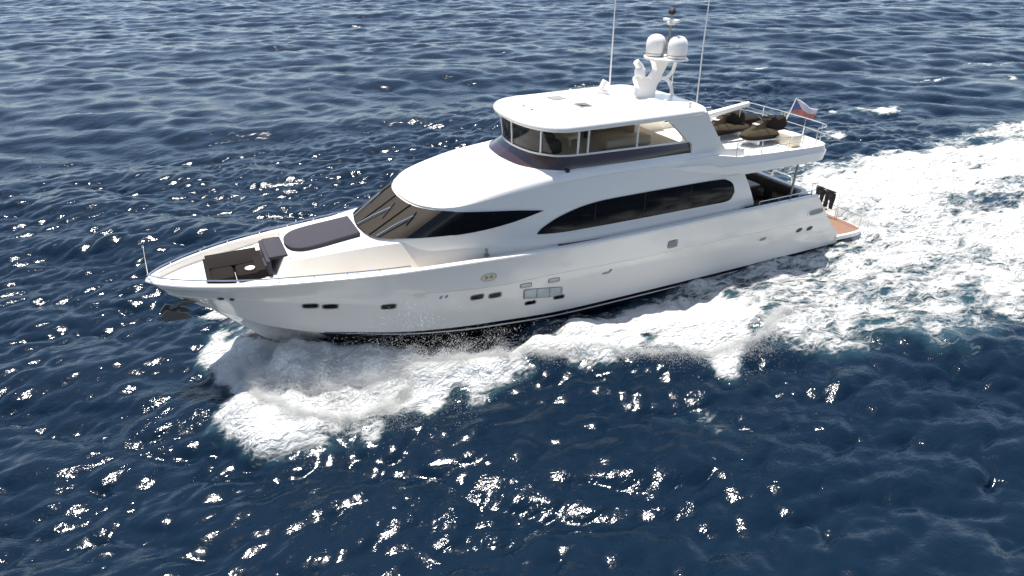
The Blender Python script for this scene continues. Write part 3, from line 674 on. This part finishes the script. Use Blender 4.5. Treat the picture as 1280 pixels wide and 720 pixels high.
sf = bpy.data.objects.new('cockpit_sofa', None); COL.objects.link(sf); sf.matrix_world = aboard((25.6, 0, 1.9)); tag(sf, 'brown sofa across the aft end of the cockpit beside the support post', 'sofa')
MB().box((0, 0, .22), (.7, 4.2, .4), bev=.06).build('seat', LINING, sf); MB().box((.3, 0, .6), (.16, 4.2, .5), bev=.06).build('backrest', LINING, sf)

# ================================================================== sea
def axis(lo, hi, d, g, cap, lo2, hi2, far):
    """fine steps near the yacht, at most `cap` out to lo2..hi2, then growing to the horizon"""
    def run(start, lim):
        out = [start]; q = d
        while out[-1] < far:
            q = min(q*g, cap) if out[-1] < lim else q*1.06
            out.append(out[-1]+q)
        return np.array(out)
    mid = np.arange(lo, hi, d)
    return np.concatenate([-run(-lo, -lo2)[:0:-1], mid, run(mid[-1], hi2)[1:]])
xs = axis(-12, 46, .13, 1.015, .40, -60, 150, 6000); ys = axis(-17, 22, .13, 1.012, .42, -24, 215, 6000)
X, Y = np.meshgrid(xs, ys)
dx = np.gradient(xs)[None, :]*np.ones_like(X); dy = np.gradient(ys)[:, None]*np.ones_like(X); SP = np.maximum(dx, dy)
def tile(n, Lm, lmin, lmax, wind, spread, seed):
    g = np.random.default_rng(seed); k = 2*np.pi*np.fft.fftfreq(n, Lm/n); KX, KY = np.meshgrid(k, k); K = np.hypot(KX, KY); K[0, 0] = 1e-6
    c = (KX*math.cos(wind)+KY*math.sin(wind))/K
    S = K**-2.0*(np.abs(c)**spread*np.where(c > 0, 1, .25)+.04); S[(K > 2*np.pi/lmin) | (K < 2*np.pi/lmax)] = 0
    h = (g.normal(size=K.shape)+1j*g.normal(size=K.shape))*S
    H = np.fft.ifft2(h).real; Dx = np.fft.ifft2(-1j*h*KX/K).real; Dy = np.fft.ifft2(-1j*h*KY/K).real; s = H.std()
    return H/s, Dx/s, Dy/s
def samp(A, Lm, x, y):
    n = A.shape[0]; u = (x/Lm % 1)*n; v = (y/Lm % 1)*n; i = np.floor(u).astype(int); j = np.floor(v).astype(int); fu = u-i; fv = v-j
    i %= n; j %= n; i1 = (i+1) % n; j1 = (j+1) % n
    return A[j, i]*(1-fu)*(1-fv)+A[j, i1]*fu*(1-fv)+A[j1, i]*(1-fu)*fv+A[j1, i1]*fu*fv
LOST = np.clip(SP/1.4-.25, 0, 1); Z = np.zeros_like(X); OX = np.zeros_like(X); OY = np.zeros_like(X)
for n, Lm, l0, l1, wind, spread, amp, chop, seed, rot in ((256, 240, 6, 30, R(-122), 4, .155, 1.0, 3, .1), (512, 83, 1.5, 6, R(-112), 1.5, .092, 1.1, 5, -.23), (512, 29, .4, 1.5, R(-105), 1.0, .046, 1.0, 9, .35)):
    H, Dx, Dy = tile(n, Lm, l0, l1, wind, spread, seed); cs, sn = math.cos(rot), math.sin(rot)
    x2, y2 = X*cs+Y*sn, -X*sn+Y*cs; att = np.clip(1.6-SP/(l0*.45), 0, 1)*amp
    Z += samp(H, Lm, x2, y2)*att
    a, b = samp(Dx, Lm, x2, y2)*att*chop, samp(Dy, Lm, x2, y2)*att*chop
    OX += a*cs-b*sn; OY += a*sn+b*cs

def sdf(poly, x, y):
    """signed distance to a polygon, positive inside"""
    P = np.array(poly, float); d = np.full(x.shape, 1e9); ins = np.zeros(x.shape, bool)
    for (x0, y0), (x1, y1) in zip(P, np.roll(P, -1, 0)):
        ex, ey = x1-x0, y1-y0; t = np.clip(((x-x0)*ex+(y-y0)*ey)/(ex*ex+ey*ey), 0, 1)
        d = np.minimum(d, (x-x0-t*ex)**2+(y-y0-t*ey)**2)
        c = ((y0 > y) != (y1 > y)) & (x < (x1-x0)*(y-y0)/(y1-y0+1e-12)+x0); ins ^= c
    return np.where(ins, 1, -1)*np.sqrt(d)
def ss(a, b, t): t = np.clip((t-a)/(b-a), 0, 1); return t*t*(3-2*t)
nb1 = tile(512, 61, 1.2, 9, 0, 0, 21)[0]; nb2 = tile(512, 23, .3, 2.0, 0, 0, 22)[0]
sub = (X > -12) & (X < 120) & (Y > -17) & (Y < 40)
xx, yy = X[sub], Y[sub]
N1 = samp(nb1, 61, xx, yy); N2 = samp(nb2, 23, xx, yy)
wx, wy = xx+.5*N1+.15*N2, yy+.45*samp(nb1, 61, xx+17, yy+9)+.15*samp(nb2, 23, xx+5, yy+3)
POLY = dict(
 spray=[(1.0, 3.0), (1.0, 1.2), (1.5, -.7), (1.2, -1.9), (1.5, -3.4), (2.6, -4.8), (3.8, -5.7), (5.1, -5.8), (6.5, -5.6), (8.5, -5.4), (10.3, -5.3), (11.4, -4.6), (10.3, -2.8), (8.1, -2.2), (5.8, -1.4), (3.5, .8)],
 mid=[(9.6, -3.4), (10.7, -4.6), (12.1, -5.4), (13.6, -6.0), (15.2, -6.7), (16.2, -7.9), (16.9, -8.9), (18.6, -8.6), (21, -7.8), (21.4, -5.6), (19.3, -4.3), (16.8, -3.7), (14.6, -3.6), (12.7, -3.5), (11.3, -3.4)],
 wake=[(28.3, 4.2), (31, 6.2), (35.7, 6.8), (38.4, 5.3), (41.8, 5.6), (48.8, 6.1), (56.9, 6.4), (90, 8), (90, -14), (60, -12.5), (39.8, -12.2), (33, -11.4), (30.6, -10.9), (27.3, -11), (24.9, -10.3), (22.8, -8.4), (20.8, -7.8), (19.4, -6.5), (19.0, -5), (24.6, -4.2), (27.9, -3.4), (28.4, 0)],
 dense=[(28.6, 2.6), (32, 4.4), (34.9, 5.2), (38.3, 4.3), (42.8, 4.3), (51.0, 3.4), (90, 4), (90, -5), (51.5, -5.2), (40.5, -4.0), (32.7, -3.7), (29.2, -3.2)],
 gap=[(8, -2.0), (11.7, -2.5), (15.7, -2.6), (21.1, -2.6), (28.0, -2.6), (27, -4.6), (19.8, -4.6), (15.1, -3.8), (11.2, -3.4)],
 low=[(18.8, -4.4), (19.5, -8.2), (20.8, -9.8), (24.9, -11.2), (29, -11.8), (34, -11), (46, -12.4), (46, -6), (31, -4.5), (27, -3.4)],
 aftgap=[(18.5, -2.5), (28.3, -2.5), (28.3, -5), (19, -5)],
 stb=[(0.4, 4.6), (1.5, 3.6), (4, 2.6), (8, 3.2), (14, 3.6), (28, 3.6), (30, 7), (20, 6.6), (10, 5.8), (4, 5.6)],
 streak=[(14.2, -8.2), (14.1, -9.2), (14.6, -10.3), (15.2, -11.2), (15.4, -10.1), (15.2, -9.1)])
D = np.zeros_like(xx)
def put(name, w, level):
    global D
    D = np.maximum(D, ss(-w, w, sdf(POLY[name], wx, wy))*level)
put('wake', 1.3, .58); put('dense', 1.7, .82); D -= .13*np.clip(samp(nb1, 61, xx*.30, yy*1.25), -1.3, 1.6)*ss(.1, .5, D); D = np.clip(D, 0, 1)
put('mid', .8, .96); put('spray', 1.2, 1.0); put('gap', .7, .44); put('aftgap', 1.0, .64); put('low', 1.2, .60); put('stb', .5, .85); put('streak', .7, .36)
# the crest of the mid wave, where it tumbles outwards
for cx, cy, rx, ry, lv in ((51.5, 13.2, 2.6, .7, .85), (47.5, 14.2, 1.2, .5, .7), (54.3, 29.7, 1.3, .5, .8), (69.5, 14.5, 1.5, .6, .7), (-6.8, 24.2, 1.0, .35, .55), (63, 17, 2.5, .5, .6), (75, 20, 3, .6, .6), (25.2, -7.6, 1.2, .8, .2), (42, 9.5, 2.0, .5, .6)):
    D = np.maximum(D, lv*np.exp(-((wx-cx)/rx)**2-((wy-cy)/ry)**2))
# heave of the bow wave, the trough beside the hull and the rooster tail astern
def ridge(pts, wd, h):
    out = np.zeros_like(xx)
    P = np.array(pts, float)
    for (x0, y0, a0), (x1, y1, a1) in zip(P[:-1], P[1:]):
        ex, ey = x1-x0, y1-y0; t = np.clip(((wx-x0)*ex+(wy-y0)*ey)/(ex*ex+ey*ey), 0, 1)
        dd_ = np.hypot(wx-x0-t*ex, wy-y0-t*ey); out = np.maximum(out, (a0+(a1-a0)*t)*np.exp(-(dd_/wd)**2))
    return out*h
lift = ridge([(2.9, -.3, 1.1), (4.0, -1.5, 1.5), (5.2, -2.6, 1.25), (7.0, -3.3, 1.0), (9.5, -3.9, .8), (12.5, -4.8, .6), (16.5, -6.6, .7), (19.5, -7.0, .5), (23, -7.5, .3)], 1.2, .52)
lift += ridge([(3.4, 1.2, .6), (4.5, 3.0, 1.0), (7.5, 4.2, .8), (14, 5.2, .5), (28, 6.4, .3)], 1.1, .5)
lift -= ridge([(9, -2.2, .3), (13, -2.4, 1), (24, -2.7, 1), (28, -2.6, .6)], 1.3, .22)
lift -= ridge([(9, 2.2, .3), (13, 2.4, 1), (24, 2.7, 1), (28, 2.6, .6)], 1.3, .22)
lift += ridge([(31, 0, .2), (35, 0, 1), (44, 0, .7), (60, 0, .4)], 2.6, .42)
lump = np.clip(D, 0, 1)*(.15*N1+.06*N2)
inside = ss(0, .6, sdf([(2.6, 0), (4.2, -1.1), (6, -2), (9, -2.6), (28, -2.75), (28, 2.75), (9, 2.6), (6, 2), (4.2, 1.1)], xx, yy))
zz = Z[sub]; zz = zz*(1-.55*np.clip(D, 0, 1))+lift+lump; zz = zz*(1-inside)+np.minimum(zz, -.35)*inside
Z[sub] = zz
DF = np.zeros_like(X); DF[sub] = D
GX, GY = X+OX*(1-.5*DF), Y+OY*(1-.5*DF)
ny, nx = X.shape
def grid_mesh(name, V, F, smooth=True):
    me = bpy.data.meshes.new(name); me.vertices.add(len(V)); me.vertices.foreach_set('co', V.astype(np.float32).ravel())
    k = F.shape[1]; me.loops.add(F.size); me.loops.foreach_set('vertex_index', F.astype(np.int32).ravel())
    me.polygons.add(len(F)); me.polygons.foreach_set('loop_start', np.arange(0, F.size, k, dtype=np.int32))
    try: me.polygons.foreach_set('loop_total', np.full(len(F), k, np.int32))
    except Exception: pass
    me.polygons.foreach_set('use_smooth', np.full(len(F), smooth)); me.update(); me.validate(); return me
V = np.stack([GX, GY, Z], -1).reshape(-1, 3)
I = np.arange(ny*nx).reshape(ny, nx); F = np.stack([I[:-1, :-1], I[:-1, 1:], I[1:, 1:], I[1:, :-1]], -1).reshape(-1, 4)
me = grid_mesh('sea', V, F); sea = bpy.data.objects.new('sea', me); COL.objects.link(sea); sea['kind'] = 'structure'

def node(t, kind, **kw):
    n = t.nodes.new(kind)
    for k, v in kw.items():
        if k in n.inputs: n.inputs[k].default_value = v
        else: setattr(n, k, v)
    return n
def water_mat():
    m = bpy.data.materials.new('sea_water'); m.use_nodes = True; t = m.node_tree; b = t.nodes['Principled BSDF']
    b.inputs['IOR'].default_value = 1.33; b.inputs['Roughness'].default_value = .115
    af = node(t, 'ShaderNodeAttribute', attribute_name='aerated'); mc = node(t, 'ShaderNodeMix', data_type='RGBA')
    mc.inputs['A'].default_value = (.0019, .0100, .0225, 1); mc.inputs['B'].default_value = (.045, .12, .145, 1); t.links.new(af.outputs['Fac'], mc.inputs['Factor']); t.links.new(mc.outputs['Result'], b.inputs['Base Color'])
    g = node(t, 'ShaderNodeNewGeometry')
    mp = node(t, 'ShaderNodeMapping'); mp.inputs['Rotation'].default_value = (0, 0, R(-15)); mp.inputs['Scale'].default_value = (.7, 1.15, 1); t.links.new(g.outputs['Position'], mp.inputs[0])
    n1 = node(t, 'ShaderNodeTexNoise', Scale=2.4, Detail=4.5, Roughness=.56, Distortion=.25); t.links.new(mp.outputs[0], n1.inputs['Vector'])
    n2 = node(t, 'ShaderNodeTexNoise', Scale=.35, Detail=3.0, Roughness=.5); t.links.new(mp.outputs[0], n2.inputs['Vector'])
    gu = node(t, 'ShaderNodeTexNoise', Scale=.16, Detail=3.0); t.links.new(mp.outputs[0], gu.inputs['Vector'])
    gm = node(t, 'ShaderNodeMapRange', interpolation_type='SMOOTHSTEP'); gm.inputs['From Min'].default_value = .35; gm.inputs['From Max'].default_value = .68; gm.inputs['To Min'].default_value = .42; gm.inputs['To Max'].default_value = 1; t.links.new(gu.outputs['Fac'], gm.inputs['Value'])
    b1 = node(t, 'ShaderNodeBump', Strength=1.0, Distance=.085); t.links.new(gm.outputs['Result'], b1.inputs['Strength']); t.links.new(n1.outputs['Fac'], b1.inputs['Height'])
    b2 = node(t, 'ShaderNodeBump', Strength=1.0, Distance=.16); t.links.new(n2.outputs['Fac'], b2.inputs['Height']); t.links.new(b1.outputs[0], b2.inputs['Normal'])
    n3 = node(t, 'ShaderNodeTexNoise', Scale=.42, Detail=7.0, Roughness=.66, Distortion=.3); t.links.new(mp.outputs[0], n3.inputs['Vector'])
    ca_ = node(t, 'ShaderNodeAttribute', attribute_name='coarse')
    b3 = node(t, 'ShaderNodeBump', Distance=1.2); t.links.new(ca_.outputs['Fac'], b3.inputs['Strength']); t.links.new(n3.outputs['Fac'], b3.inputs['Height']); t.links.new(b2.outputs[0], b3.inputs['Normal'])
    t.links.new(b3.outputs[0], b.inputs['Normal'])
    return m
at1 = me.attributes.new('aerated', 'FLOAT', 'POINT'); at1.data.foreach_set('value', np.clip(DF*1.1-.25, 0, .8).reshape(-1).astype(np.float32))
at0 = me.attributes.new('coarse', 'FLOAT', 'POINT'); at0.data.foreach_set('value', LOST.reshape(-1).astype(np.float32))
me.materials.append(water_mat())

# foam: its own lumpy sheet over the water, open where the foam is open
sel = (DF > .05).reshape(-1); fs = sel[F].any(1); FF = F[fs]; used = np.unique(FF); remap = np.full(len(V), -1); remap[used] = np.arange(len(used))
nrm_up = .03+.06*np.clip(DF.reshape(-1)[used], 0, 1)
FV = V[used].copy(); FV[:, 2] += nrm_up
fme = grid_mesh('wake_foam', FV, remap[FF]); at_ = fme.attributes.new('foam', 'FLOAT', 'POINT'); at_.data.foreach_set('value', DF.reshape(-1)[used].astype(np.float32))
foam = bpy.data.objects.new('wake_foam', fme); COL.objects.link(foam); tag(foam, 'white churned foam of the bow wave and wake spread around the yacht', 'foam', kind='stuff')
def foam_mat():
    m = bpy.data.materials.new('foam'); m.use_nodes = True; t = m.node_tree; b = t.nodes['Principled BSDF']; out = t.nodes['Material Output']
    b.inputs['Base Color'].default_value = (.82, .82, .80, 1); b.inputs['Roughness'].default_value = .9; b.inputs['Specular IOR Level'].default_value = .2
    g = node(t, 'ShaderNodeNewGeometry'); a = node(t, 'ShaderNodeAttribute', attribute_name='foam')
    mp = node(t, 'ShaderNodeMapping'); mp.inputs['Scale'].default_value = (.55, 1.15, 1); t.links.new(g.outputs['Position'], mp.inputs[0])
    nz = node(t, 'ShaderNodeTexNoise', Scale=.9, Detail=10.0, Roughness=.70, Distortion=.6); t.links.new(mp.outputs[0], nz.inputs['Vector'])
    wv = node(t, 'ShaderNodeTexNoise', Scale=2.0, Detail=3.0); t.links.new(g.outputs['Position'], wv.inputs['Vector'])
    va = node(t, 'ShaderNodeVectorMath', operation='MULTIPLY_ADD'); t.links.new(wv.outputs['Color'], va.inputs[0]); va.inputs[1].default_value = (.7, .7, 0); t.links.new(mp.outputs[0], va.inputs[2])
    vo = node(t, 'ShaderNodeTexVoronoi', feature='DISTANCE_TO_EDGE', Scale=1.5); t.links.new(va.outputs[0], vo.inputs['Vector'])
    vo2 = node(t, 'ShaderNodeTexVoronoi', feature='DISTANCE_TO_EDGE', Scale=4.2); t.links.new(va.outputs[0], vo2.inputs['Vector'])
    def mt(op, x, y, c=False):
        n = node(t, 'ShaderNodeMath', operation=op); n.use_clamp = c
        for i, q in enumerate((x, y)):
            if isinstance(q, (int, float)): n.inputs[i].default_value = q
            else: t.links.new(q, n.inputs[i])
        return n.outputs[0]
    lace = mt('ADD', mt('MULTIPLY', mt('SUBTRACT', .22, vo.outputs['Distance']), .9), mt('MULTIPLY', mt('SUBTRACT', .12, vo2.outputs['Distance']), .8))
    pat = mt('ADD', mt('MULTIPLY', mt('SUBTRACT', nz.outputs['Fac'], .5), 2.3), lace)
    # full where density is 1, none where it is 0
    s = mt('ADD', mt('SUBTRACT', mt('MULTIPLY', a.outputs['Fac'], 1.9), 1.0), pat)
    al = node(t, 'ShaderNodeMapRange', interpolation_type='SMOOTHSTEP'); al.inputs['From Min'].default_value = -.25; al.inputs['From Max'].default_value = .6; t.links.new(s, al.inputs['Value'])
    fade = node(t, 'ShaderNodeMapRange'); fade.inputs['From Min'].default_value = .05; fade.inputs['From Max'].default_value = .25; t.links.new(a.outputs['Fac'], fade.inputs['Value'])
    alpha = mt('MULTIPLY', al.outputs['Result'], fade.outputs['Result'], True)
    bp = node(t, 'ShaderNodeBump', Strength=1.0, Distance=.28); t.links.new(s, bp.inputs['Height']); t.links.new(bp.outputs[0], b.inputs['Normal'])
    tr = node(t, 'ShaderNodeBsdfTransparent'); mx = node(t, 'ShaderNodeMixShader'); t.links.new(alpha, mx.inputs[0]); t.links.new(tr.outputs[0], mx.inputs[1]); t.links.new(b.outputs[0], mx.inputs[2])
    t.links.new(mx.outputs[0], out.inputs['Surface']); return m
fme.materials.append(foam_mat())

# spray: tens of thousands of water drops thrown up by the bow
def height_at(px, py):
    i = np.clip(np.searchsorted(xs, px), 0, nx-1); j = np.clip(np.searchsorted(ys, py), 0, ny-1); return Z[j, i]
P = []; S = []
def throw(path, jets, per, out_v, up_v, aft_v, r0, r1):
    """ballistic jets of drops leaving the path (x, y, strength) outwards, up and aft"""
    Q = np.array(path, float); g = 9.8
    seg = rng.integers(0, len(Q)-1, jets); t = rng.random(jets)[:, None]; q = Q[seg]*(1-t)+Q[seg+1]*t; sgn = np.sign(q[:, 1].mean())
    st = q[:, 2]*np.clip(1+.5*samp(nb2, 23, q[:, 0]*1.3, q[:, 1]*1.3), .2, 2)
    vo = out_v*rng.gamma(3, 1/3, jets)*st; vu = up_v*rng.gamma(4, 1/4, jets)*st**.5; va = aft_v*(.4+rng.random(jets))
    n = rng.poisson(per, jets); k = np.repeat(np.arange(jets), n)
    T = 2*vu[k]/g+.12; tt = T*rng.beta(1.3, 1.5, len(k)); sd_ = .05+.28*tt
    x = q[k, 0]+va[k]*tt+rng.normal(0, 1, len(k))*sd_; y = q[k, 1]+sgn*vo[k]*tt+rng.normal(0, 1, len(k))*sd_
    z = vu[k]*tt-g/2*tt**2+np.abs(rng.normal(0, 1, len(k)))*sd_*.5
    P.append(np.stack([x, y, height_at(x, y)+.06+np.maximum(z, 0)], -1)); S.append(r0+(r1-r0)*rng.random(len(k))**3)
throw([(2.0, -1.6, .6), (3.2, -2.8, .9), (5.0, -3.3, 1.0), (6.5, -3.6, .9), (8.5, -4.0, .7), (10.2, -4.3, .5)], 650, 160, 1.3, 2.4, 1.2, .003, .011)
throw([(1.9, -1.2, .8), (2.4, -3.0, 1.0), (3.6, -4.6, 1.0), (5.2, -5.0, .9), (7.0, -4.5, .5)], 700, 150, 1.1, 1.6, .8, .003, .010)
throw([(2.7, -.5, .8), (3.6, -1.2, 1.0), (5.0, -2.2, .9), (7, -2.9, .6)], 200, 150, .7, 1.9, 1.2, .003, .010)
throw([(10, -4.4, .5), (13, -5.8, .7), (16.4, -7.6, 1.0), (18.5, -7.9, .8), (20.5, -7.2, .6)], 700, 110, 1.2, 1.5, 1.2, .003, .010)
throw([(2.4, .8, .8), (3.6, 2.2, 1.0), (5.5, 3.6, .8), (9, 4.4, .5)], 350, 110, 2.2, 2.4, 1.8, .003, .011)
throw([(29.8, -2.6, .5), (30.8, -1.5, 1), (31.2, .5, 1), (30.8, 2.4, .8)], 250, 100, .6, 1.8, 2.5, .003, .010)
P = np.concatenate(P); S = np.concatenate(S)
tet = np.array([(1, 1, 1), (1, -1, -1), (-1, 1, -1), (-1, -1, 1)], float)/1.2
nd = len(P); q = rng.normal(size=(nd, 4)); q /= np.linalg.norm(q, axis=1)[:, None]; a, b, c, d = q.T
RM = np.stack([1-2*(c*c+d*d), 2*(b*c-a*d), 2*(b*d+a*c), 2*(b*c+a*d), 1-2*(b*b+d*d), 2*(c*d-a*b), 2*(b*d-a*c), 2*(c*d+a*b), 1-2*(b*b+c*c)], -1).reshape(-1, 3, 3)
SV = (np.einsum('nij,kj->nki', RM, tet)*S[:, None, None]+P[:, None, :]).reshape(-1, 3)
SF = (np.array([(0, 1, 2), (0, 3, 1), (0, 2, 3), (1, 3, 2)])[None]+4*np.arange(nd)[:, None, None]).reshape(-1, 3)
sme = grid_mesh('bow_spray', SV, SF, True); spray = bpy.data.objects.new('bow_spray', sme); COL.objects.link(spray)
tag(spray, 'fine white spray drops thrown up by the bow and the breaking wave along the hull', 'spray', kind='stuff')
m = bpy.data.materials.new('spray_drops'); m.use_nodes = True; t = m.node_tree; out = t.nodes['Material Output']; t.nodes.remove(t.nodes['Principled BSDF'])
df = node(t, 'ShaderNodeBsdfDiffuse'); df.inputs[0].default_value = (.95, .95, .94, 1); tl = node(t, 'ShaderNodeBsdfTranslucent'); tl.inputs[0].default_value = (.95, .95, .94, 1)
mx = node(t, 'ShaderNodeMixShader'); mx.inputs[0].default_value = .5; t.links.new(df.outputs[0], mx.inputs[1]); t.links.new(tl.outputs[0], mx.inputs[2]); t.links.new(mx.outputs[0], out.inputs['Surface'])
sme.materials.append(m)
